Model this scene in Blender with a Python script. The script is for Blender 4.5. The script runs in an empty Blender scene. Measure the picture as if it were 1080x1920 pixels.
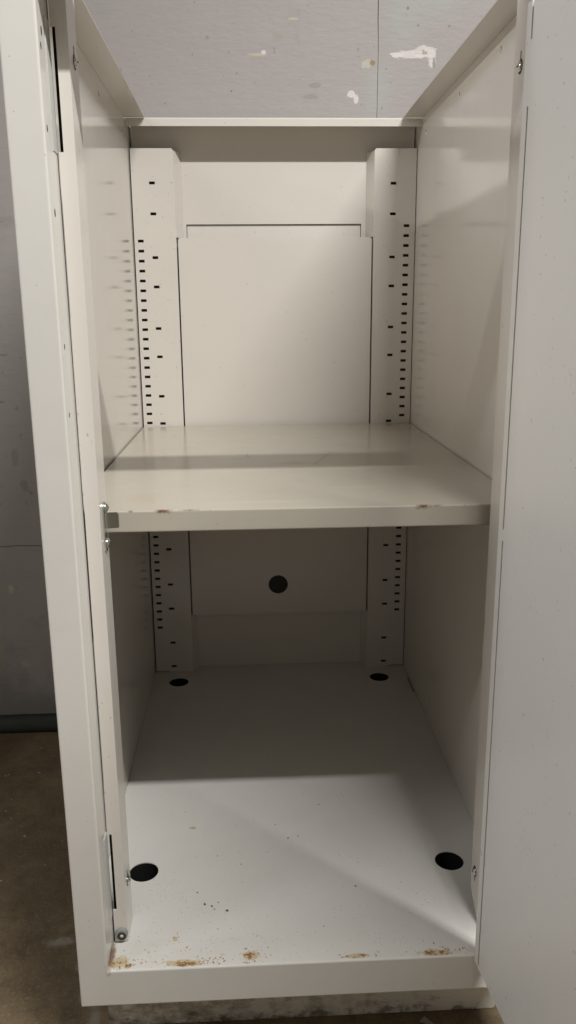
import bpy, bmesh, math, random
from mathutils import Vector, Matrix
from mathutils.geometry import tessellate_polygon
random.seed(7)
scene = bpy.context.scene
COL = scene.collection
BASE = Vector((0, 0.3, -0.113))          # cabinet base on the floor
# ---------------------------------------------------------------- key sizes (metres)
H = 0.200        # half inner width
D = 0.608        # front of the slotted uprights
YB = 0.627       # back panel
YG = 0.0342      # door stop face
ZS = 0.3959      # shelf top
YS = 0.0792      # shelf front
ZT = 0.813       # top flanges
FL = -0.113      # concrete floor

# ================================================================= materials
def new_mat(name):
    m = bpy.data.materials.new(name); m.use_nodes = True
    nt = m.node_tree; nt.nodes.clear()
    out = nt.nodes.new('ShaderNodeOutputMaterial')
    b = nt.nodes.new('ShaderNodeBsdfPrincipled')
    nt.links.new(b.outputs[0], out.inputs[0])
    tc = nt.nodes.new('ShaderNodeTexCoord')
    return m, nt, b, tc.outputs['Object']

class G:
    """small helper round a node tree"""
    def __init__(s, nt, co): s.nt = nt; s.co = co
    def link(s, a, b): s.nt.links.new(a, b)
    def setin(s, sock, v):
        if isinstance(v, (int, float, tuple, list)): sock.default_value = v
        else: s.link(v, sock)
    def math(s, op, a, b=0.0, c=0.0, clamp=False):
        n = s.nt.nodes.new('ShaderNodeMath'); n.operation = op; n.use_clamp = clamp
        s.setin(n.inputs[0], a); s.setin(n.inputs[1], b); s.setin(n.inputs[2], c)
        return n.outputs[0]
    def sstep(s, v, lo, hi, a=0.0, b=1.0):
        n = s.nt.nodes.new('ShaderNodeMapRange'); n.interpolation_type = 'SMOOTHSTEP'
        s.setin(n.inputs[0], v); n.inputs[1].default_value = lo; n.inputs[2].default_value = hi
        n.inputs[3].default_value = a; n.inputs[4].default_value = b
        return n.outputs[0]
    def noise(s, scale, detail=2.0, rough=0.5, stretch=None, dist=0.0, off=None):
        co = s.co
        if stretch or off:
            mp = s.nt.nodes.new('ShaderNodeMapping'); s.link(co, mp.inputs[0])
            if stretch: mp.inputs['Scale'].default_value = stretch
            if off: mp.inputs['Location'].default_value = off
            co = mp.outputs[0]
        n = s.nt.nodes.new('ShaderNodeTexNoise'); s.link(co, n.inputs['Vector'])
        n.inputs['Scale'].default_value = scale; n.inputs['Detail'].default_value = detail
        n.inputs['Roughness'].default_value = rough; n.inputs['Distortion'].default_value = dist
        return n.outputs[0]
    def mix(s, f, a, b):
        n = s.nt.nodes.new('ShaderNodeMix'); n.data_type = 'RGBA'
        s.setin(n.inputs[0], f)
        s.setin(n.inputs[6], (*a, 1) if isinstance(a, tuple) and len(a) == 3 else a)
        s.setin(n.inputs[7], (*b, 1) if isinstance(b, tuple) and len(b) == 3 else b)
        return n.outputs[2]
    def xyz(s):
        n = s.nt.nodes.new('ShaderNodeSeparateXYZ'); s.link(s.co, n.inputs[0]); return n.outputs
    def bump(s, h, strength, dist, bsdf, prev=None):
        n = s.nt.nodes.new('ShaderNodeBump'); n.inputs['Strength'].default_value = strength
        n.inputs['Distance'].default_value = dist; s.link(h, n.inputs['Height'])
        if prev: s.link(prev, n.inputs['Normal'])
        s.link(n.outputs[0], bsdf.inputs['Normal']); return n.outputs[0]
    def blob(s, centre, radii, soft=0.5, wob=None, wobamp=0.0):
        """soft ellipse mask in object space; radii along x,y,z (large = unbounded)"""
        mp = s.nt.nodes.new('ShaderNodeMapping'); mp.vector_type = 'POINT'; s.link(s.co, mp.inputs[0])
        sc = [1 / r for r in radii]
        mp.inputs['Scale'].default_value = sc
        mp.inputs['Location'].default_value = [-c * k for c, k in zip(centre, sc)]
        ln = s.nt.nodes.new('ShaderNodeVectorMath'); ln.operation = 'LENGTH'; s.link(mp.outputs[0], ln.inputs[0])
        v = ln.outputs['Value']
        if wob is not None:
            v = s.math('ADD', v, s.math('MULTIPLY', s.math('SUBTRACT', wob, 0.5), wobamp))
        return s.sstep(v, 1.0 - soft, 1.0, 1.0, 0.0)

PAINT = (0.725, 0.690, 0.640)
def paint(name, col=PAINT, rough=0.2, rust=False, grime=0.0, extra=None):
    m, nt, b, co = new_mat(name); g = G(nt, co)
    c = g.mix(g.sstep(g.noise(5.0, 4.0, 0.6), 0.35, 0.7), tuple(k * 0.965 for k in col), col)
    c = g.mix(g.math('MULTIPLY', g.sstep(g.noise(420, 2.0), 0.3, 0.75), 0.045), c, tuple(k * 0.86 for k in col))
    # sparse small scuffs
    sp = g.sstep(g.noise(330, 0.0, 0.5, off=(3.1, 1.7, .4)), 0.80, 0.86)
    c = g.mix(g.math('MULTIPLY', sp, 0.45), c, (0.30, 0.25, 0.19))
    if grime:
        gm = g.sstep(g.noise(22, 6.0, 0.7), 0.35, 0.85)
        c = g.mix(g.math('MULTIPLY', gm, grime), c, (0.40, 0.36, 0.28))
        st = g.sstep(g.noise(9, 3.0, 0.6, stretch=(30, 1.2, 1)), 0.60, 0.75)
        c = g.mix(g.math('MULTIPLY', st, grime * 0.35), c, (0.50, 0.47, 0.41))
    if rust:
        X, Y, Z = g.xyz()
        low = g.sstep(Z, 0.0006, 0.0030, 1, 0)
        notface = g.sstep(Y, 0.0006, 0.0022)
        zone = g.math('MULTIPLY', low, notface)
        n1 = g.noise(75, 6.0, 0.72)
        # heaps along the front edge, in a few stretches
        spots = None
        for (cx, cy, rx, ry) in [(-.166, .008, .030, .017), (-.108, .006, .036, .009), (-.050, .011, .016, .014),
                                 (.045, .005, .030, .006), (.118, .005, .042, .009), (-.120, .035, .006, .006),
                                 (-.085, .072, .005, .006), (-.115, .200, .009, .005)]:
            q = g.blob((cx, cy, 0), (rx, ry, 1e3), 1.0)
            spots = q if spots is None else g.math('MAXIMUM', spots, q)
        k = g.math('ADD', n1, g.math('MULTIPLY', spots, 0.36))
        r1 = g.math('MULTIPLY', g.sstep(k, 0.69, 0.80), zone)
        c = g.mix(g.math('MULTIPLY', r1, 0.75), c, (0.55, 0.42, 0.22))
        near = g.math('MULTIPLY', g.sstep(Y, .03, .24, 1, 0), zone)
        r3 = g.math('MULTIPLY', g.sstep(g.math('ADD', g.noise(340, 2.0, .6, off=(5, 1, 2)), g.math('MULTIPLY', g.noise(18, 3.0), .22)), .785, .84), near)
        c = g.mix(g.math('MULTIPLY', r3, 0.8), c, (0.36, 0.21, 0.09))
        k2 = g.math('ADD', g.noise(130, 4.0, 0.7, off=(1, 2, 3)), g.math('MULTIPLY', spots, 0.24))
        r2 = g.math('MULTIPLY', g.sstep(k2, 0.725, 0.79), zone)
        c = g.mix(g.math('MULTIPLY', r2, 0.9), c, (0.26, 0.125, 0.045))
        # rusty seam in the corner by the door stop
        cor = g.blob((-.1755, .018, 0), (.0045, .026, .010), 0.8, g.noise(160, 3.0), 0.9)
        c = g.mix(g.math('MULTIPLY', cor, 0.85), c, (0.16, 0.075, 0.03))
    if extra: c = extra(g, c)
    g.setin(b.inputs['Base Color'], c)
    r = g.sstep(g.noise(14, 4.0, 0.6), 0.3, 0.75, rough * 0.9, rough * 1.25)
    g.link(r, b.inputs['Roughness'])
    b.inputs['Specular IOR Level'].default_value = 0.5
    n1 = g.bump(g.noise(1100, 2.0), 0.10, 0.0002, b)
    g.bump(g.noise(7, 2.0), 0.10, 0.004, b, n1)
    return m

def simple(name, col, rough=0.5, metal=0.0, var=0.15, scale=120, bump=0.0):
    m, nt, b, co = new_mat(name); g = G(nt, co)
    c = g.mix(g.noise(scale, 4.0, 0.6), tuple(k * (1 - var) for k in col), tuple(min(1, k * (1 + var)) for k in col))
    g.link(c, b.inputs['Base Color'])
    b.inputs['Roughness'].default_value = rough; b.inputs['Metallic'].default_value = metal
    if bump: g.bump(g.noise(scale * 2, 4.0), bump, 0.001, b)
    return m

def shelf_marks(g, c):
    n = g.noise(260, 4.0, 0.7)
    for (x, y, z, rx, ry, rz, col, f) in [
        (-.118, YS, ZS, .010, .006, .0035, (.12, .06, .03), .95), (-.145, YS, ZS, .003, .004, .002, (.16, .09, .05), .8),
        (-.095, YS, ZS, .012, .004, .0016, (.25, .17, .10), .8),
        (.108, YS, ZS, .0085, .005, .0045, (.13, .065, .03), .95), (.120, YS, ZS, .008, .003, .0018, (.25, .17, .1), .8),
        (-.140, .125, ZS, .022, .030, 1, (.50, .43, .31), .55), (-.115, .27, ZS, .012, .008, 1, (.40, .32, .2), .7),
        (.006, .29, ZS, .028, .014, 1, (.42, .35, .24), .7), (.100, .10, ZS, .03, .012, 1, (.52, .46, .36), .5),
        (.060, .16, ZS, .05, .01, 1, (.55, .5, .41), .5), (-.03, .105, ZS, .06, .008, 1, (.56, .51, .43), .5)]:
        q = g.blob((x, y, z), (rx, ry, rz), 0.85, n, 1.5)
        c = g.mix(g.math('MULTIPLY', q, f), c, col)
    return c
def plinth_dirt(g, c):
    n = g.noise(38, 6.0, 0.7, stretch=(1, 1, 1.7)); X, Y, Z = g.xyz()
    k = g.math('ADD', n, g.sstep(X, -0.2, 0.15, 0.07, -0.09))
    c = g.mix(g.math('MULTIPLY', g.sstep(k, 0.42, 0.62), 0.65), c, (0.26, 0.225, 0.17))
    c = g.mix(g.math('MULTIPLY', g.sstep(k, 0.60, 0.74), 0.85), c, (0.05, 0.042, 0.032))
    e = g.math('ADD', g.noise(60, 5.0, .7), g.sstep(Z, -.112, -.092, .22, 0))
    c = g.mix(g.math('MULTIPLY', g.sstep(e, 0.66, 0.80), .7), c, (0.10, 0.075, 0.05))
    return g.mix(g.math('MULTIPLY', g.blob((.041, .052, -.088), (.008, 1, .019), .6, g.noise(120, 4.0), 1.2), .8), c, (.62, .58, .5))

M = {}
M['paint'] = paint('cream_white_enamel')
M['side'] = paint('cream_white_enamel_side', rough=0.105)
M['floor_paint'] = paint('cream_white_enamel_rusty', col=(.745, .732, .705), rust=True, grime=0.10)
M['frame_paint'] = paint('cream_white_enamel_frame', col=(.738, .722, .690), rust=True, grime=.10, rough=.2)
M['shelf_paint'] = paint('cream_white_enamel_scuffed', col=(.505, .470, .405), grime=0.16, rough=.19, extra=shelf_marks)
M['door_paint'] = paint('cream_white_enamel_door', col=(.735, .722, .700), rough=0.3)
M['plinth_paint'] = paint('dirty_enamel', col=(.80, .77, .70), rough=0.5, grime=0.3, extra=plinth_dirt)
M['steel'] = simple('zinc_plated_steel', (.62, .64, .62), 0.25, 1.0, 0.12, 300)
M['shade_dark'] = simple('shade_dark_steel', (.035, .033, .03), 0.7, 0.0, 0.3, 90)  # near-black colour carries the shade of slots, joints and hollows
M['dull'] = simple('dull_grey_plate', (.60, .61, .59), 0.35, 0.0, 0.1, 200)
M['rubber'] = simple('grey_rubber', (.27, .285, .28), 0.45, 0.0, 0.15, 200)
M['black'] = simple('hole_shade_black', (.012, .012, .012), 0.6, 0.0, 0.3, 200)  # near-black in place of the shade inside the round holes
M['crumb'] = simple('rust_flakes', (.42, .27, .11), 0.9, 0.0, 0.7, 350)
M['speck'] = simple('dark_specks', (.17, .10, .05), 0.9, 0.0, 0.6, 300)
M['card'] = simple('brown_card', (.20, .15, .09), 0.85, 0.0, 0.3, 80)
M['paper'] = simple('dusty_paper', (.34, .31, .26), 0.85, 0.0, 0.25, 90)
M['base'] = simple('dark_rubber_base', (.038, .042, .037), 0.75, 0.0, 0.45, 40)

def wall_mat():
    m, nt, b, co = new_mat('painted_block_wall'); g = G(nt, co)
    col = (0.392, 0.361, 0.354)
    c = g.mix(g.sstep(g.noise(3.0, 5.0, 0.6), 0.35, 0.7), (0.375, 0.347, 0.340), col)
    st = g.sstep(g.noise(16, 5.0, 0.65, stretch=(0.35, 1, 4)), 0.38, 0.72)
    c = g.mix(g.math('MULTIPLY', st, 0.22), c, (0.34, 0.335, 0.33))
    fine = g.sstep(g.noise(170, 3.0, 0.7, stretch=(0.5, 1, 1.6)), 0.4, 0.75)
    c = g.mix(g.math('MULTIPLY', fine, 0.16), c, (0.30, 0.29, 0.285))
    n = g.noise(130, 6.0, 0.75)
    ns = g.noise(110, 6.0, 0.78, stretch=(.7, 1, 1.8), off=(4, 2, 1))
    # greenish older coat showing near the joint
    for (x, z, rx, rz) in [(.185, .955, .045, .06), (.150, .865, .03, .05), (.235, .985, .05, .05)]:
        q = g.blob((x, .655, z), (rx, 1, rz), 0.9, n, 0.7)
        c = g.mix(g.math('MULTIPLY', q, 0.45), c, (0.385, 0.425, 0.395))
    white = (0.72, 0.68, 0.66); yel = (0.52, 0.47, 0.36)
    for (x, z, rx, rz, cc, amp) in [
        (.196, .910, .032, .0058, white, 1.9), (.214, .914, .017, .0085, white, 2.2), (.176, .909, .010, .0035, white, 2.2), (.226, .905, .006, .013, white, 2.2),
        (.229, .899, .002, .009, (.26, .24, .23), 1.8), (.112, .858, .007, .005, white, 2.0), (.119, .852, .004, .007, white, 2.0),
        (-.020, .909, .014, .0022, yel, 1.2), (-.012, .912, .004, .003, white, 1.2),
        (.135, .898, .006, .006, yel, 2.0), (.141, .899, .005, .004, (.24, .18, .10), 2.0), (.129, .897, .004, .006, (.45, .5, .46), 2.),
        (-.430, .130, .0045, .009, yel, 1.1), (-.454, .010, .004, .022, (.42, .39, .31), 1.6), (-.446, .052, .006, .010, (.40, .37, .30), 1.7),
        (-.418, .000, .009, .006, (.42, .40, .36), 1.7), (-.45, .33, .010, .004, (.25, .23, .22), 1.4),
        (-.405, .345, .006, .017, (.31, .29, .28), 2.2), (-.395, .300, .006, .01, (.29, .27, .26), 1.8),
        (-.455, .735, .006, .006, (.58, .54, .50), 1.8), (-.43, .43, .022, .0022, (.24, .22, .20), 1.2), (-.42, .50, .024, .0018, (.26, .24, .22), 1.2),
        (-.44, .545, .03, .003, (.38, .36, .30), 1.3),
        (.19, .968, .002, .003, (.2, .18, .17), 1.4), (.205, .947, .0016, .0016, (.18, .16, .15), 1.4), (-.05, .885, .0016, .0016, (.2, .18, .17), 1.4),
        (-.058, .862, .0016, .0016, (.2, .18, .17), 1.4), (.06, .87, .010, .004, (.3, .28, .27), 1.8), (.055, .855, .012, .004, (.3, .28, .27), 1.8),
        (.03, .954, .008, .002, yel, 1.5), (-.09, .93, .003, .003, (.3, .28, .26), 1.4), (.01, .935, .003, .002, (.45, .36, .24), 1.4)]:
        q = g.blob((x, .655, z), (rx, 1, rz), 0.25, ns if rx > rz else n, amp)
        c = g.mix(g.math('MULTIPLY', q, 0.85), c, cc)
    brk = g.sstep(g.noise(70, 5.0, 0.7, stretch=(.6, 1, 3.5), off=(1, 8, 2)), 0.52, 0.62)
    q = g.blob((.205, .655, .911), (.05, 1, .018), 0.5)
    c = g.mix(g.math('MULTIPLY', g.math('MULTIPLY', brk, q), 0.45), c, (0.40, 0.39, 0.385))
    # random tiny pits
    pit = g.sstep(g.noise(120, 1.0, 0.5, off=(9, 3, 2)), 0.745, 0.775)
    c = g.mix(g.math('MULTIPLY', pit, 0.6), c, (0.22, 0.2, 0.19))
    # grime, thickened low down to stand in for shade on the wall
    X, Y, Z = g.xyz()
    lowk = g.math('ADD', g.noise(9, 6.0, 0.65), g.sstep(Z, -0.11, 0.18, 0.28, 0.0))
    c = g.mix(g.math('MULTIPLY', g.sstep(lowk, 0.60, 0.85), 0.55), c, (0.16, 0.155, 0.15))
    # mortar joint of the block course
    mj = g.sstep(g.math('ABSOLUTE', g.math('ADD', g.math('SUBTRACT', Z, 0.2015), g.math('MULTIPLY', g.math('SUBTRACT', g.noise(30, 2.0), .5), .004))), 0.0005, 0.0014, 1, 0)
    c = g.mix(g.math('MULTIPLY', mj, 0.5), c, (0.22, 0.21, 0.2))
    g.setin(b.inputs['Base Color'], c)
    b.inputs['Roughness'].default_value = 0.55
    h1 = g.bump(g.noise(90, 5.0, 0.65, stretch=(0.5, 1, 1.5)), 0.35, 0.0015, b)
    h2 = g.bump(mj, 0.8, -0.002, b, h1)
    g.bump(g.noise(18, 3.0), 0.25, 0.004, b, h2)
    return m
def concrete_mat():
    m, nt, b, co = new_mat('worn_brown_concrete'); g = G(nt, co)
    c = g.mix(g.sstep(g.noise(6, 6.0, 0.65), 0.3, 0.7), (0.115, 0.082, 0.045), (0.225, 0.170, 0.098))
    c = g.mix(g.math('MULTIPLY', g.sstep(g.noise(55, 5.0, 0.7), 0.40, 0.72), 0.55), c, (0.070, 0.052, 0.031))
    c = g.mix(g.math('MULTIPLY', g.sstep(g.noise(300, 3.0, 0.7), 0.5, 0.75), 0.5), c, (0.31, 0.25, 0.165))
    sc = g.sstep(g.noise(26, 5.0, 0.75, stretch=(1, 1.6, 1), off=(2, 5, 0), dist=1.0), 0.66, 0.72)
    c = g.mix(g.math('MULTIPLY', sc, 0.45), c, (0.24, 0.22, 0.175))
    fl = g.sstep(g.noise(110, 2.0, 0.5, off=(7, 1, 3)), 0.735, 0.76)
    c = g.mix(g.math('MULTIPLY', fl, 0.9), c, (0.42, 0.40, 0.35))
    n = g.noise(120, 5.0, 0.75)
    for (x, y, rx, ry, ang) in [(-.232, .13, .008, .012, 0), (-.222, .095, .006, .022, 0), (-.206, .06, .008, .02, 0), (-.262, .165, .02, .01, 0)]:
        q = g.blob((x, y, FL), (rx, ry, 1), 0.8, n, 1.7)
        c = g.mix(g.math('MULTIPLY', q, 0.6), c, (0.36, 0.34, 0.29))
    g.setin(b.inputs['Base Color'], c)
    g.link(g.sstep(g.noise(12, 4.0), 0.3, 0.7, 0.45, 0.75), b.inputs['Roughness'])
    h = g.bump(g.noise(240, 4.0, 0.7), 0.4, 0.0012, b)
    g.bump(g.noise(35, 4.0), 0.3, 0.004, b, h)
    return m
M['wall'] = wall_mat(); M['concrete'] = concrete_mat()

# ================================================================= geometry helpers
def link_mesh(name, bm, mat, parent=None, smooth=False):
    bmesh.ops.recalc_face_normals(bm, faces=bm.faces)
    me = bpy.data.meshes.new(name); bm.to_mesh(me); bm.free()
    if smooth:
        for p in me.polygons: p.use_smooth = True
    me.materials.append(mat)
    o = bpy.data.objects.new(name, me); COL.objects.link(o)
    if parent is not None:
        o.parent = parent
        if parent.type == 'EMPTY': o.location = -parent.location
    return o
def bevel(bm, w, seg=2, min_angle=0.4):
    es = [e for e in bm.edges if len(e.link_faces) == 2 and e.calc_face_angle(0) > min_angle]
    if w > 0: bmesh.ops.bevel(bm, geom=es, offset=w, offset_type='OFFSET', segments=seg, profile=0.5, affect='EDGES')
def add_box(bm, x0, x1, y0, y1, z0, z1):
    v = [bm.verts.new((x, y, z)) for x in (x0, x1) for y in (y0, y1) for z in (z0, z1)]
    for f in [(0, 1, 3, 2), (4, 6, 7, 5), (0, 4, 5, 1), (2, 3, 7, 6), (0, 2, 6, 4), (1, 5, 7, 3)]:
        bm.faces.new([v[i] for i in f])
def box(name, dims, mat, parent=None, bev=0.0, seg=2):
    bm = bmesh.new(); add_box(bm, *dims); bmesh.ops.recalc_face_normals(bm, faces=bm.faces); bevel(bm, bev, seg)
    return link_mesh(name, bm, mat, parent)
def sheet_bm(outer, holes, to3d, thick):
    """flat sheet with real holes: outer/holes are 2D loops, to3d(u,v,t) maps them, t = depth 0..thick"""
    loops = [[Vector((u, v, 0)) for u, v in lp] for lp in [outer] + holes]
    tris = tessellate_polygon(loops)
    flat = [p for lp in loops for p in lp]
    bm = bmesh.new()
    a = [bm.verts.new(to3d(p.x, p.y, 0)) for p in flat]
    b = [bm.verts.new(to3d(p.x, p.y, thick)) for p in flat]
    for t in tris:
        try:
            bm.faces.new([a[i] for i in t]); bm.faces.new([b[i] for i in reversed(t)])
        except ValueError: pass
    k = 0
    for lp in loops:
        n = len(lp)
        for i in range(n):
            j = (i + 1) % n
            bm.faces.new([a[k + i], a[k + j], b[k + j], b[k + i]])
        k += n
    return bm
def circle(cx, cy, r, n=40, ry=None):
    ry = ry or r
    return [(cx + r * math.cos(2 * math.pi * i / n), cy + ry * math.sin(2 * math.pi * i / n)) for i in range(n)]
def rect(x0, x1, y0, y1): return [(x0, y0), (x1, y0), (x1, y1), (x0, y1)]
def dome(bm, centre, axis, r, h, n=20, rings=6, slot=False):
    ax = Vector(axis).normalized(); u = ax.orthogonal().normalized(); w = ax.cross(u); c = Vector(centre)
    prev = None
    for k in range(rings):
        a = (math.pi / 2) * k / rings
        ring = [bm.verts.new(c + ax * (h * math.sin(a)) + (u * math.cos(t) + w * math.sin(t)) * (r * math.cos(a)))
                for t in [2 * math.pi * i / n for i in range(n)]]
        if prev:
            for i in range(n): bm.faces.new([prev[i], prev[(i + 1) % n], ring[(i + 1) % n], ring[i]])
        else: bm.faces.new(list(reversed(ring)))
        prev = ring
    top = bm.verts.new(c + ax * h)
    for i in range(n): bm.faces.new([prev[i], prev[(i + 1) % n], top])
def cyl(bm, centre, axis, r, h, n=28, r2=None):
    ax = Vector(axis).normalized(); u = ax.orthogonal().normalized(); w = ax.cross(u); c = Vector(centre)
    r2 = r if r2 is None else r2
    A = [bm.verts.new(c + (u * math.cos(t) + w * math.sin(t)) * r) for t in [2 * math.pi * i / n for i in range(n)]]
    B = [bm.verts.new(c + ax * h + (u * math.cos(t) + w * math.sin(t)) * r2) for t in [2 * math.pi * i / n for i in range(n)]]
    for i in range(n): bm.faces.new([A[i], A[(i + 1) % n], B[(i + 1) % n], B[i]])
    bm.faces.new(list(reversed(A))); bm.faces.new(B)
def tag(o, label=None, cat=None, group=None, kind=None):
    for k, v in (('label', label), ('category', cat), ('group', group), ('kind', kind)):
        if v: o[k] = v

# ================================================================= the cabinet
cab = bpy.data.objects.new('cabinet', None); COL.objects.link(cab); cab.location = BASE; cab.empty_display_size = 0.1
tag(cab, 'cream white steel cabinet with open door and one shelf, standing before the grey wall', 'cabinet')

# --- side panels (left, right); the right one keeps its three lanced tabs
for s in (-1, 1):
    bm = bmesh.new(); a, b_ = sorted((s * H, s * (H + .0013)))
    add_box(bm, a, b_, .0345, .640, -.037, ZT + .0008)
    sp = link_mesh('side_panel', bm, M['side'], cab)
    tabs = [(.2286, .7965), (.3808, .7935), (.5560, .7895)]
    for (y, z) in tabs:
        tb = bmesh.new(); x = s * H
        v = [(x, y - .0012, z - .0028), (x, y + .0012, z - .0028), (x - s * .0016, y, z - .0030), (x, y + .0004, z + .0022)]
        vs = [tb.verts.new(p) for p in v]
        for f in ((0, 1, 2), (0, 2, 3), (1, 3, 2), (0, 3, 1)): tb.faces.new([vs[i] for i in f])
        link_mesh('tab', tb, M['paint'], sp)
        box('slit', (*sorted((x, x - s * .0002)), y - .0004, y + .0012, z - .0005, z + .0028), M['shade_dark'], sp)

# --- top flanges folded in from the sides, and the rear one with its lip
for s in (-1, 1):
    box('top_flange', (*sorted((s * .1730, s * (H - .0002))), .036, .5800, ZT - .0009, ZT + .0004), M['paint'], cab, .0003, 1)
bm = bmesh.new()
add_box(bm, -.1988, .1988, .5812, .640, ZT - .0022, ZT - .0010)
bm2 = bmesh.new()
prof = [(.5805, .8015), (.5805, .8102), (.5811, .8118), (.5824, .8124), (.583, .8112), (.5817, .8106), (.5815, .8015)]
bm.free(); bm = bm2
lip = [[bm.verts.new((x, y, z)) for (y, z) in prof] for x in (-.1990, .1990)]
n = len(prof)
for i in range(n): bm.faces.new([lip[0][i], lip[0][(i + 1) % n], lip[1][(i + 1) % n], lip[1][i]])
bm.faces.new(lip[0]); bm.faces.new(list(reversed(lip[1])))
add_box(bm, -.1990, .1990, .5828, .640, .8111, .8123)
link_mesh('rear_flange', bm, M['paint'], cab)

# --- back panel with pull recess, cable hole and outer skin, darkened as shade behind both
hole_b = [(-.0018, .1420, .0152)]
bm = sheet_bm(rect(-.1985, .1985, -.001, .811), [rect(-.1262, .1244, .640, .6815), circle(-.0018, .1420, .018, 48)],
              lambda u, v, t: (u, YB + t, v), .0010)
back = link_mesh('back_panel', bm, M['paint'], cab)
bm = bmesh.new()                                      # slanted tray in the pull recess, an open joint along its top and sides
tp = [(-.1255, YB + .0030, .6809), (.1238, YB + .0030, .6809), (.1238, YB + .0003, .640), (-.1255, YB + .0003, .640)]
A = [bm.verts.new(p) for p in tp]; B = [bm.verts.new((x, y + .001, z)) for x, y, z in tp]
bm.faces.new(A); bm.faces.new(list(reversed(B)))
for i in range(4): bm.faces.new([A[i], A[(i + 1) % 4], B[(i + 1) % 4], B[i]])
link_mesh('recess_tray', bm, M['paint'], back)
box('outer_skin', (-.1995, .1995, .6385, .6397, -.037, .811), M['shade_dark'], back)

# --- removable access panel in the middle of the back
bm = sheet_bm([(-.1379, .094), (.1381, .094), (.1381, .6590), (.1367, .6620), (-.1365, .6620), (-.1379, .6590)],
              [circle(-.0018, .1420, .0152, 48)], lambda u, v, t: (u, .6125 + t, v), .0012)
add_box(bm, -.1379, -.1367, .6139, .6180, .095, .658); add_box(bm, .1369, .1381, .6139, .6180, .095, .658)
add_box(bm, -.1340, .1346, .6139, YB - .0006, .0945, .0957)
acc = link_mesh('access_panel', bm, M['paint'], cab)
for s in (-1, 1):                                     # dark strips standing in for shade in the panel-edge joints
    box('joint_strip', (*sorted((s * .1393, s * .1345)), .6185, .6190, .0945, .6580), M['shade_dark'], acc)
bm = bmesh.new(); cyl(bm, (-.0018, .6139, .1420), (0, 1, 0), .0165, .006, 40)
link_mesh('cable_hole_shade', bm, M['black'], acc)  # black disc put in for the shade of the open cable hole

# --- slotted uprights
wide = [.7344, .6939, .6354, .5954, .5375, .4973, .4401, .3999, .3427, .3027, .2455, .2050, .1476, .1078, .0502, .0098]
for s in (-1, 1):
    holes = []; w, h_ = .0040, .0019
    xs, xn, dz = (-.1703, -.1896, 0.0) if s < 0 else (.1670, .1868, -.0010)
    for z in wide: holes.append(rect(xs - w, xs + w, z + dz - h_, z + dz + h_))
    if s < 0: zz = [.6578 - .01352 * i for i in range(44)]
    else: zz = [.6769 - .01349 * i for i in range(44)]
    for z in zz: holes.append(rect(xn - w, xn + w, z - h_, z + h_))
    a, b_ = (-.1985, -.1398) if s < 0 else (.1398, .1990)
    if s < 0: outer = [(a, .0016), (-.178, .0016), (-.176, -.0005), (b_, -.0005), (b_, .7765), (b_ - .0020, .7790), (a, .7790)]
    else: outer = [(a, -.0005), (.176, -.0005), (.178, .0016), (b_, .0016), (b_, .7790), (a + .0020, .7790), (a, .7765)]
    bm = sheet_bm(outer, holes, lambda u, v, t: (u, D + t, v), .0011)
    # slanted return from the face back to the panel
    e = -.1398 if s < 0 else .1398
    for (z0, z1, sl) in ((.6625, .7762, .0085), (.094, .6625, -.0004), (-.0005, .094, .0085)):
        q = [(e, D, z0), (e, D, z1), (e - s * sl, YB - .0004, z1), (e - s * sl, YB - .0004, z0)]
        bm.faces.new([bm.verts.new(p) for p in q])
    up = link_mesh('slotted_upright', bm, M['paint'], cab)
    box('backing_strip', (*sorted((s * .1985, s * .1440)), D + .0095, D + .0105, .002, .772), M['shade_dark'], up)  # dark strip added behind the slots in place of their shade
    for xa in ((-.1982, -.1945), (-.1606, -.1500)) if s < 0 else ((.1950, .1985), (.1500, .1575)):
        pass

# --- bottom panel with four leveller holes
hl = [(-.1602, .1292), (.1580, .1278), (-.1601, .5701), (.1540, .5685)]
hs = [circle(x, y, .0149, 48) for x, y in hl]
outer = rect(-.1998, .1998, .0345, .6265)
slit = [(.1970, .512), (.1990, .512), (.1992, .566), (.1976, .566)]
bm = sheet_bm(outer, hs + [slit], lambda u, v, t: (u, v, -t), .0010)
bottom = link_mesh('bottom_panel', bm, M['floor_paint'], cab)
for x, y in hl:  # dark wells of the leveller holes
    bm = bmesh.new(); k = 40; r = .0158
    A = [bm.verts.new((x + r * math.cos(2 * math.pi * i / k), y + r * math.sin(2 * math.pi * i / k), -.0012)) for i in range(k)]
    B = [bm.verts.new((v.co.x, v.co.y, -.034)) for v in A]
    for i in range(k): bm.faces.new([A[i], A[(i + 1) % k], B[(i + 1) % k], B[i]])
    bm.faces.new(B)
    link_mesh('leveller_well', bm, M['black'], bottom)

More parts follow.
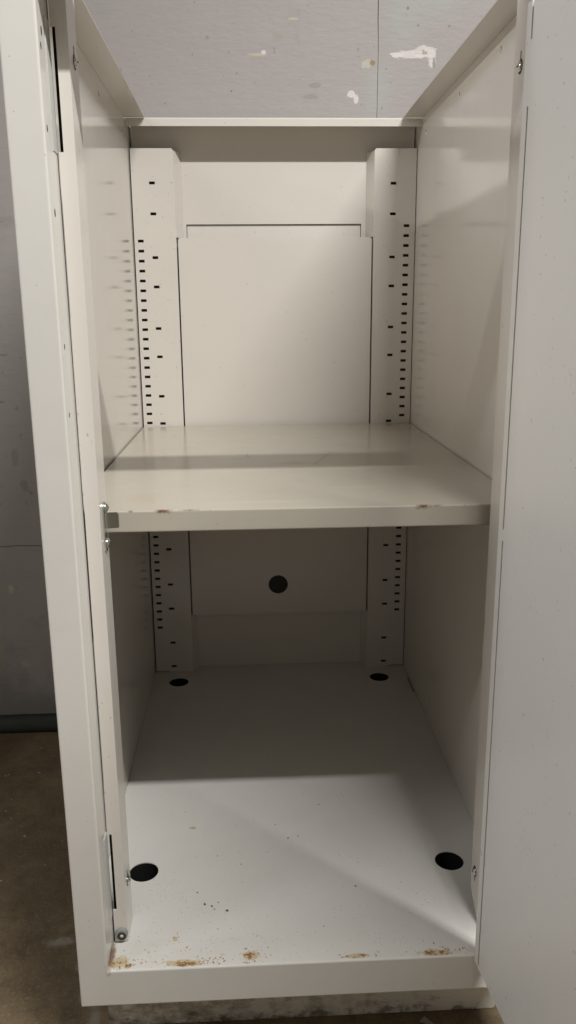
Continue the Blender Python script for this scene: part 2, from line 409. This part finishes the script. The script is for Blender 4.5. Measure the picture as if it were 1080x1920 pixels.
# --- front frame: two stiles, bottom rail and top rail as one welded ring
def ring():
    bm = bmesh.new()
    ox, oz0, oz1 = H + .0015, -.037, .815
    ix, iz0, iz1 = .1759, 0.0, .774
    ou = [(-ox, oz0), (ox, oz0), (ox, oz1), (-ox, oz1)]; inn = [(-ix, iz0), (ix, iz0), (ix, iz1), (-ix, iz1)]
    f = {}
    for nm, lp in (('o', ou), ('i', inn)):
        for k, y in (('f', 0.0), ('b', .0345)):
            f[nm + k] = [bm.verts.new((x, y, z)) for x, z in lp]
    for k in (2, 3): f['ib'][k].co.z = .790          # the top rail is folded back upwards
    for i in range(4):
        j = (i + 1) % 4
        bm.faces.new([f['of'][i], f['of'][j], f['if'][j], f['if'][i]])
        bm.faces.new([f['ob'][i], f['ob'][j], f['ib'][j], f['ib'][i]])
        bm.faces.new([f['of'][i], f['of'][j], f['ob'][j], f['ob'][i]])
        bm.faces.new([f['if'][i], f['if'][j], f['ib'][j], f['ib'][i]])
    bmesh.ops.recalc_face_normals(bm, faces=bm.faces)
    es = [e for e in bm.edges if e.calc_face_angle(0) > .4 and not all(v.co.y > .03 for v in e.verts)]
    bmesh.ops.bevel(bm, geom=es, offset=.0016, offset_type='OFFSET', segments=3, profile=.5, affect='EDGES')
    return bm
frame = link_mesh('front_frame', ring(), M['frame_paint'], cab)
for (y, z, r) in [(.0116, .7448, .0016), (.0072, .7344, .0013), (.0300, .7080, .0012), (.0080, .6837, .0013), (.0128, .6297, .0015), (.0119, .5372, .0011), (.0111, .4874, .0010)]:
    bm = bmesh.new(); cyl(bm, (-.1759, y, z), (1, 0, 0), r, .00015, 12)
    for v in bm.verts: v.co.z = z + (v.co.z - z) * 1.9
    link_mesh('screw_hole', bm, M['shade_dark'], frame)
for (z0, z1) in ((.030, .116), (.672, .757)):
    box('cover_plate', (-.1758, -.1753, .0215, .0338, z0, z1), M['dull'], frame)

# --- door stops: L-shaped liners behind the opening, with empty hinge slots on the left
for s in (-1, 1):
    x0, x1 = .1746, .1628
    zb = .0008
    if s < 0: out = [(-x0, zb), (-x0, .0346), (-.1712, .0346), (-.1712, .1128), (-x0, .1128), (-x0, .6732), (-.1712, .6732), (-.1712, .7540), (-x0, .7540), (-x0, .800), (-x1, .800), (-x1, zb)]
    else: out = rect(x1, x0, zb, .800)
    bm = sheet_bm(out, [], lambda u, v, t: (u, YG + t, v), .0012)
    a, b_ = sorted((s * x1, s * (x1 + .0012)))
    if s < 0: add_box(bm, a, b_, YG + .0013, .0655, zb, .800)
    else:
        # the right return has its lower corner cut on the slant
        P2 = [(YG + .0013, -.0003), (.0655, .0195), (.0655, .800), (YG + .0013, .800)]
        A = [bm.verts.new((a, y, z)) for y, z in P2]; B = [bm.verts.new((b_, y, z)) for y, z in P2]
        for i in range(4): bm.faces.new([A[i], A[(i + 1) % 4], B[(i + 1) % 4], B[i]])
        bm.faces.new(A); bm.faces.new(list(reversed(B)))
    st = link_mesh('door_stop', bm, M['paint'], cab)
    # dark cavity behind the seam and the hinge slots
    box('cavity_strip', (*sorted((s * .1758, s * .1640)), YG + .012, YG + .013, .002, .798), M['shade_dark'], st)
    box('cavity_wall', (*sorted((s * .1790, s * .1780)), YG + .0015, YG + .013, .002, .798), M['shade_dark'], st)
    for (y, z, up_) in ([(.0530, .7367, 1), (.0510, .0526, 1)] if s < 0 else [(.0500, .7345, 1), (.0535, .0449, -1)]):
        bm = bmesh.new(); dome(bm, (s * x1, y, z), (-s, 0, 0), .0040, .0024, 24, 6)
        sc = link_mesh('screw', bm, M['steel'], st, True)
        box('driver_slot', (*sorted((s * x1 - s * .0021, s * x1 - s * .0026)), y - .0013, y + .0013, z - .0005, z + .0005), M['shade_dark'], sc)
        bm = sheet_bm(circle(y, z, .0049, 28, .0052), [circle(y, z, .0040, 28)], lambda u, v, t: (s * x1 - s * t, u, v), .0002)
        z0, z1 = (z + .0050, z + .0105) if up_ > 0 else (z - .0105, z - .0050)
        add_box(bm, *sorted((s * x1, s * x1 - s * .0002)), y - .0008, y + .0008, z0, z1)
        link_mesh('keyhole', bm, M['shade_dark'], st)

# --- bumper on the lower end of the left stop
bm = bmesh.new(); cyl(bm, (-.1683, YG - .0002, .0098), (0, -1, 0), .0060, .0032, 36, .0054)
bumper = link_mesh('bumper', bm, M['rubber'], cab)
bm = bmesh.new(); cyl(bm, (-.1678, YG - .0033, .0090), (0, -1, 0), .0040, .0003, 28)
link_mesh('bumper_recess', bm, M['shade_dark'], bumper)
bm = bmesh.new(); dome(bm, (-.1677, YG - .0035, .0092), (0, -1, 0), .0017, .0006, 16, 4)
link_mesh('screw', bm, M['dull'], bumper, True)

# --- strike bracket half way up the left stop
xb = -.1628
def rounded(cy, cz, hy, hz, r, n=6):
    pts = []
    for (sx, sz, a0) in ((1, 1, 0), (-1, 1, 90), (-1, -1, 180), (1, -1, 270)):
        for i in range(n + 1):
            a = math.radians(a0 + 90 * i / n)
            pts.append((cy + sx * (hy - r) + r * math.cos(a), cz + sz * (hz - r) + r * math.sin(a)))
    return pts
bm = sheet_bm(rounded(.0508, .3905, .0060, .0210, .0058), [], lambda u, v, t: (xb + t, u, v), .0013)
tabp = rounded(-.1568, .3963, .0068, .0066, .0016)
bmt = sheet_bm(tabp, [], lambda u, v, t: (u, .0468 + t, v), .0014)
me = bpy.data.meshes.new('tmp'); bmt.to_mesh(me); bmt.free(); bm.from_mesh(me); bpy.data.meshes.remove(me)
bevel(bm, .0003, 1, .6)
strike = link_mesh('strike_plate', bm, M['steel'], cab)
for z in (.4065, .3765):
    bm = bmesh.new(); dome(bm, (xb + .0013, .0500, z), (1, 0, 0), .0044, .0032, 24, 6)
    sc = link_mesh('screw', bm, M['steel'], strike, True)
    box('driver_slot', (xb + .0043, xb + .00455, .0486, .0514, z - .0005, z + .0005), M['shade_dark'], sc)

# --- shelf
bm = bmesh.new()
add_box(bm, -.1985, .1985, YS, .6055, .3770, ZS)
bmesh.ops.recalc_face_normals(bm, faces=bm.faces); bevel(bm, .0013, 3)
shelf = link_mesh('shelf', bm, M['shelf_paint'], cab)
def stroke(bm, pts, w, z):
    for i in range(len(pts) - 1):
        a, b_ = Vector(pts[i]), Vector(pts[i + 1]); d = (b_ - a); nrm = Vector((-d.y, d.x)).normalized() * w
        v = [bm.verts.new((p.x, p.y, z)) for p in (a + nrm, b_ + nrm * .7, b_ - nrm * .7, a - nrm)]
        bm.faces.new(v)
bm = bmesh.new()
stroke(bm, [(.0280, .278), (.0390, .310), (.0500, .345), (.0575, .362)], .00032, ZS + .0001)
link_mesh('scratch', bm, M['speck'], shelf); bm = bmesh.new()
stroke(bm, [(-.0440, .330), (-.0462, .348), (-.0448, .362)], .00030, ZS + .0001)
link_mesh('scratch', bm, M['speck'], shelf)
for (x, y, r) in [(.0085, .1905, .0010), (.0910, .2510, .0011), (.0850, .2380, .0010), (.0220, .3100, .0008), (-.105, .1800, .0007), (-.1300, .1100, .0007), (.128, .155, .0008), (-.02, .25, .0005), (.06, .42, .0006)]:
    bm = bmesh.new(); k = 9; vs = [bm.verts.new((x + r * random.uniform(.6, 1.2) * math.cos(6.283 * i / k), y + 1.3 * r * random.uniform(.6, 1.2) * math.sin(6.283 * i / k), ZS + .0001)) for i in range(k)]
    bm.faces.new(vs); link_mesh('speck', bm, M['speck'], shelf)

# --- plinth
bm = bmesh.new()
x0, x1, y0, y1, t = -.1895, .1895, .052, .600, .0012
for (a, b_, c, d) in ((x0, x1, y0, y0 + t), (x0, x1, y1 - t, y1), (x0, x0 + t, y0 + t, y1 - t), (x1 - t, x1, y0 + t, y1 - t)):
    add_box(bm, a, b_, c, d, FL + .0005, -.0372)
link_mesh('plinth', bm, M['plinth_paint'], cab)
box('base_pan', (-.2008, .2008, .0347, .6380, -.0368, -.0358), M['shade_dark'], cab)

# --- door, hinged on the right and swung a little past square
ang = math.atan(.097)
hx, hy = .1492, -.0010
ds = Vector((math.sin(ang), -math.cos(ang), 0)); dn = Vector((math.cos(ang), math.sin(ang), 0))   # along the door / through its thickness
def dpt(sv, tv, z): p = Vector((hx, hy, 0)) + ds * sv + dn * tv; return (p.x, p.y, z)
DW, DT, ZB, ZD = .348, .0130, -.006, .762
def door_box(bm, s0, s1, t0, t1, z0, z1):
    v = [bm.verts.new(dpt(s_, t_, z)) for s_ in (s0, s1) for t_ in (t0, t1) for z in (z0, z1)]
    for f in [(0, 1, 3, 2), (4, 6, 7, 5), (0, 4, 5, 1), (2, 3, 7, 6), (0, 2, 6, 4), (1, 5, 7, 3)]: bm.faces.new([v[i] for i in f])
bm = bmesh.new(); door_box(bm, 0, DW, .0016, DT, ZB, ZD)
bmesh.ops.recalc_face_normals(bm, faces=bm.faces)
es = [e for e in bm.edges]
bmesh.ops.bevel(bm, geom=es, offset=.0030, offset_type='OFFSET', segments=3, profile=.5, affect='EDGES')
door = link_mesh('door', bm, M['door_paint'], cab)
bm = bmesh.new()                                      # return lip along the hinge edge
door_box(bm, .0004, .0084, 0, .0030, -.0045, ZD - .003)
bmesh.ops.recalc_face_normals(bm, faces=bm.faces); bevel(bm, .0004, 2)
link_mesh('edge_lip', bm, M['door_paint'], door)
# inner pan, with weld bridges across the seam
out = [(.0107, -.0042), (DW - .004, -.0042), (DW - .004, ZD - .004), (.0107, ZD - .004)]
bm = sheet_bm(out, [], lambda u, v, t: dpt(u, t, v), .0030)
for (z0, z1) in ((.3885, .3975), (.694, .735), (-.0042, -.0030)): door_box(bm, .0080, .0111, .00012, .0028, z0, z1)
pan = link_mesh('inner_pan', bm, M['door_paint'], door)
bm = bmesh.new(); door_box(bm, .0086, .0105, .00145, .0019, -.003, ZD - .004); link_mesh('seam', bm, M['shade_dark'], door)

# ================================================================= the setting
bm = bmesh.new()
xj = .1488                                            # vertical joint between the two wall slabs, slightly wavering
zs_ = [FL - .01 + i * .04 for i in range(50)]
def slab(bm, xe, edge, side):
    f0, f1 = [], []
    for z in zs_:
        w = .0005 * math.sin(z * 23) + .0004 * math.sin(z * 71) + random.uniform(-.00025, .00025)
        f0.append(bm.verts.new((edge + w, .655, z))); f1.append(bm.verts.new((xe, .655, z)))
    b0 = [bm.verts.new((v.co.x, .72, v.co.z)) for v in f0]
    for i in range(len(zs_) - 1):
        bm.faces.new([f0[i], f0[i + 1], f1[i + 1], f1[i]]); bm.faces.new([f0[i], f0[i + 1], b0[i + 1], b0[i]])
slab(bm, -2.6, xj - .0005, -1); slab(bm, 2.6, xj + .0005, 1)
wall = link_mesh('wall', bm, M['wall']); tag(wall, 'grey painted block wall with chipped paint behind the cabinet', 'wall', kind='structure')
bm = bmesh.new(); v = [bm.verts.new(p) for p in ((-3, -3.2, FL), (3, -3.2, FL), (3, .8, FL), (-3, .8, FL))]; bm.faces.new(v)
fl = link_mesh('floor', bm, M['concrete']); tag(fl, 'worn dark brown concrete floor under the cabinet', 'floor', kind='structure')
bm = bmesh.new()
pr = [(.6545, FL + .0225), (.6400, FL + .0215), (.6360, FL + .0180), (.6335, FL + .010), (.6320, FL + .001), (.6545, FL + .001)]
L_ = [[bm.verts.new((x, y, z)) for y, z in pr] for x in (-2.6, 2.6)]
for i in range(len(pr)): bm.faces.new([L_[0][i], L_[0][(i + 1) % len(pr)], L_[1][(i + 1) % len(pr)], L_[1][i]])
bb = link_mesh('baseboard', bm, M['base'], None, True); tag(bb, 'low black rubber baseboard between grey wall and brown floor', 'baseboard', kind='structure')

# ================================================================= loose dirt
def lump(bm, c, r, flat=.5):
    m4 = Matrix.Translation(c) @ Matrix.Rotation(random.uniform(0, 6.28), 4, 'Z') @ Matrix.Diagonal((r * random.uniform(.7, 1.6), r * random.uniform(.6, 1.1), r * flat, 1))
    g = bmesh.ops.create_icosphere(bm, subdivisions=1, radius=1, matrix=m4)
    for v in g['verts']: v.co += Vector((random.uniform(-1, 1), random.uniform(-1, 1), random.uniform(-.3, .3))) * r * .25
bm = bmesh.new()
for (cx, cy, sx, sy, nn) in [(-.160, .008, .014, .006, 26), (-.108, .006, .018, .003, 34), (-.090, .007, .012, .004, 22), (-.048, .010, .008, .006, 26), (.046, .005, .016, .002, 14),
                             (.118, .005, .018, .003, 30), (.128, .007, .010, .004, 18), (-.118, .036, .006, .005, 6)]:
    for _ in range(nn):
        x = random.gauss(cx, sx); y = abs(random.gauss(cy - .002, sy)) + .002
        r = random.uniform(.0003, .00095)
        if abs(x) < .172: lump(bm, (x, y, r * .3), r)
for _ in range(190):
    x = random.choice([random.uniform(-.168, .160), random.gauss(-.09, .045)]); y = random.choice([random.uniform(.004, .035), random.uniform(.004, .15)])
    r = random.uniform(.0002, .0005)
    if min(math.hypot(x - hx_, y - hy_) for hx_, hy_ in hl) < .0165: continue
    if -.168 < x < .15 - y * .3: lump(bm, (x, y, r * .3), r)
cr = link_mesh('rust_crumbs', bm, M['crumb']); tag(cr, 'yellow brown rust crumbs strewn along the front edge of the cabinet bottom', 'rust crumbs', kind='stuff')
bm = bmesh.new()
for (x, y, r) in [(-.009, .175, .0011), (-.022, .200, .0009), (.002, .178, .0009), (-.095, .078, .0012), (-.088, .075, .0010), (-.082, .080, .0009), (-.060, .135, .0008), (-.085, .150, .0008), (-.125, .230, .0008),
                  (.018, .042, .0009), (.055, .095, .0009), (.030, .235, .0008), (.060, .250, .0007), (-.073, .068, .0013), (-.103, .095, .0008)]:
    lump(bm, (x, y, r * .3), r)
dk = link_mesh('dirt_specks', bm, M['speck']); tag(dk, 'scattered dark brown dirt specks lying on the cabinet bottom', 'dirt specks', kind='stuff')
def scrap(name, pts, z, mat, curl, label, cat, vertical=False):
    bm = bmesh.new(); top = []; bot = []
    for i, (x, y) in enumerate(pts):
        dz = curl * (i % 2) + curl * .4 * random.random()
        top.append(bm.verts.new((x, y, z + dz + .0005))); bot.append(bm.verts.new((x, y, z + dz)))
    bm.faces.new(top); bm.faces.new(list(reversed(bot)))
    for i in range(len(pts)): bm.faces.new([top[i], top[(i + 1) % len(pts)], bot[(i + 1) % len(pts)], bot[i]])
    o = link_mesh(name, bm, mat); tag(o, label, cat); return o
scrap('card_scrap', [(-.088, .046), (-.070, .040), (-.050, .043), (-.046, .020), (-.070, .014), (-.084, .024)], FL + .001, M['card'], .004, 'brown card scrap on the floor before the plinth, below the cabinet', 'card scrap')
scrap('paper_scrap', [(.112, .040), (.126, .028), (.130, .030), (.117, .043)], FL + .0008, M['paper'], .002, 'small pale paper sliver on the floor by the plinth, near the door', 'paper scrap')

# ================================================================= light
def lamp(name, loc, lx, ly, power, col, aim=None, spread=180):
    ld = bpy.data.lights.new(name, 'AREA'); ld.shape = 'RECTANGLE'; ld.size = lx; ld.size_y = ly
    ld.energy = power; ld.color = col; ld.spread = math.radians(spread)
    o = bpy.data.objects.new(name, ld); COL.objects.link(o); o.location = loc
    if aim is not None:
        z = (Vector(loc) - Vector(aim)).normalized(); x = Vector((1, 0, 0)); x = (x - z * x.dot(z)).normalized(); y = z.cross(x)
        if abs(z.x) > .8: x = Vector((0, 1, 0)); x = (x - z * x.dot(z)).normalized(); y = z.cross(x)
        o.rotation_euler = Matrix((x, y, z)).transposed().to_euler()
    return o
lamp('ceiling_lamp', (.580, -.772, 1.884), .78, .05, 50.0, (1.0, .98, .94))
lamp('ceiling_lamp', (-1.45, -.772, 1.884), .60, .05, 1.65, (.98, .985, .98), (0, .05, .5), 95)
lamp('ceiling_lamp', (-2.3, -.13, 1.60), .62, .05, 2.6, (1.0, .985, .97), (.3, -.4, .6), 62)
w = bpy.data.worlds.new('World'); scene.world = w; w.use_nodes = True
bg = w.node_tree.nodes['Background']; bg.inputs[0].default_value = (1.0, .925, .82, 1); bg.inputs[1].default_value = 0.14

# ================================================================= camera
cd = bpy.data.cameras.new('camera'); cam = bpy.data.objects.new('camera', cd); COL.objects.link(cam)
yaw, pit, rol = 0.0466, -0.2442, -0.0089
fwd = Vector((math.sin(yaw) * math.cos(pit), math.cos(yaw) * math.cos(pit), math.sin(pit)))
rt = Vector((math.cos(yaw), -math.sin(yaw), 0)); up = rt.cross(fwd)
r2 = rt * math.cos(rol) + up * math.sin(rol); u2 = -rt * math.sin(rol) + up * math.cos(rol)
mt = Matrix((r2, u2, -fwd)).transposed().to_4x4(); mt.translation = Vector((-.0419, -.5997, .5618))
cam.matrix_world = mt
cd.sensor_fit = 'HORIZONTAL'; cd.sensor_width = 36; cd.lens = 1519.45 / 1080 * 36
cd.clip_start = .01; cd.clip_end = 50
scene.camera = cam
vs = scene.view_settings; vs.view_transform = 'Standard'; vs.look = 'None'; vs.exposure = 0; vs.gamma = 1; vs.use_curve_mapping = False
scene.cycles.max_bounces = 10; scene.cycles.diffuse_bounces = 6
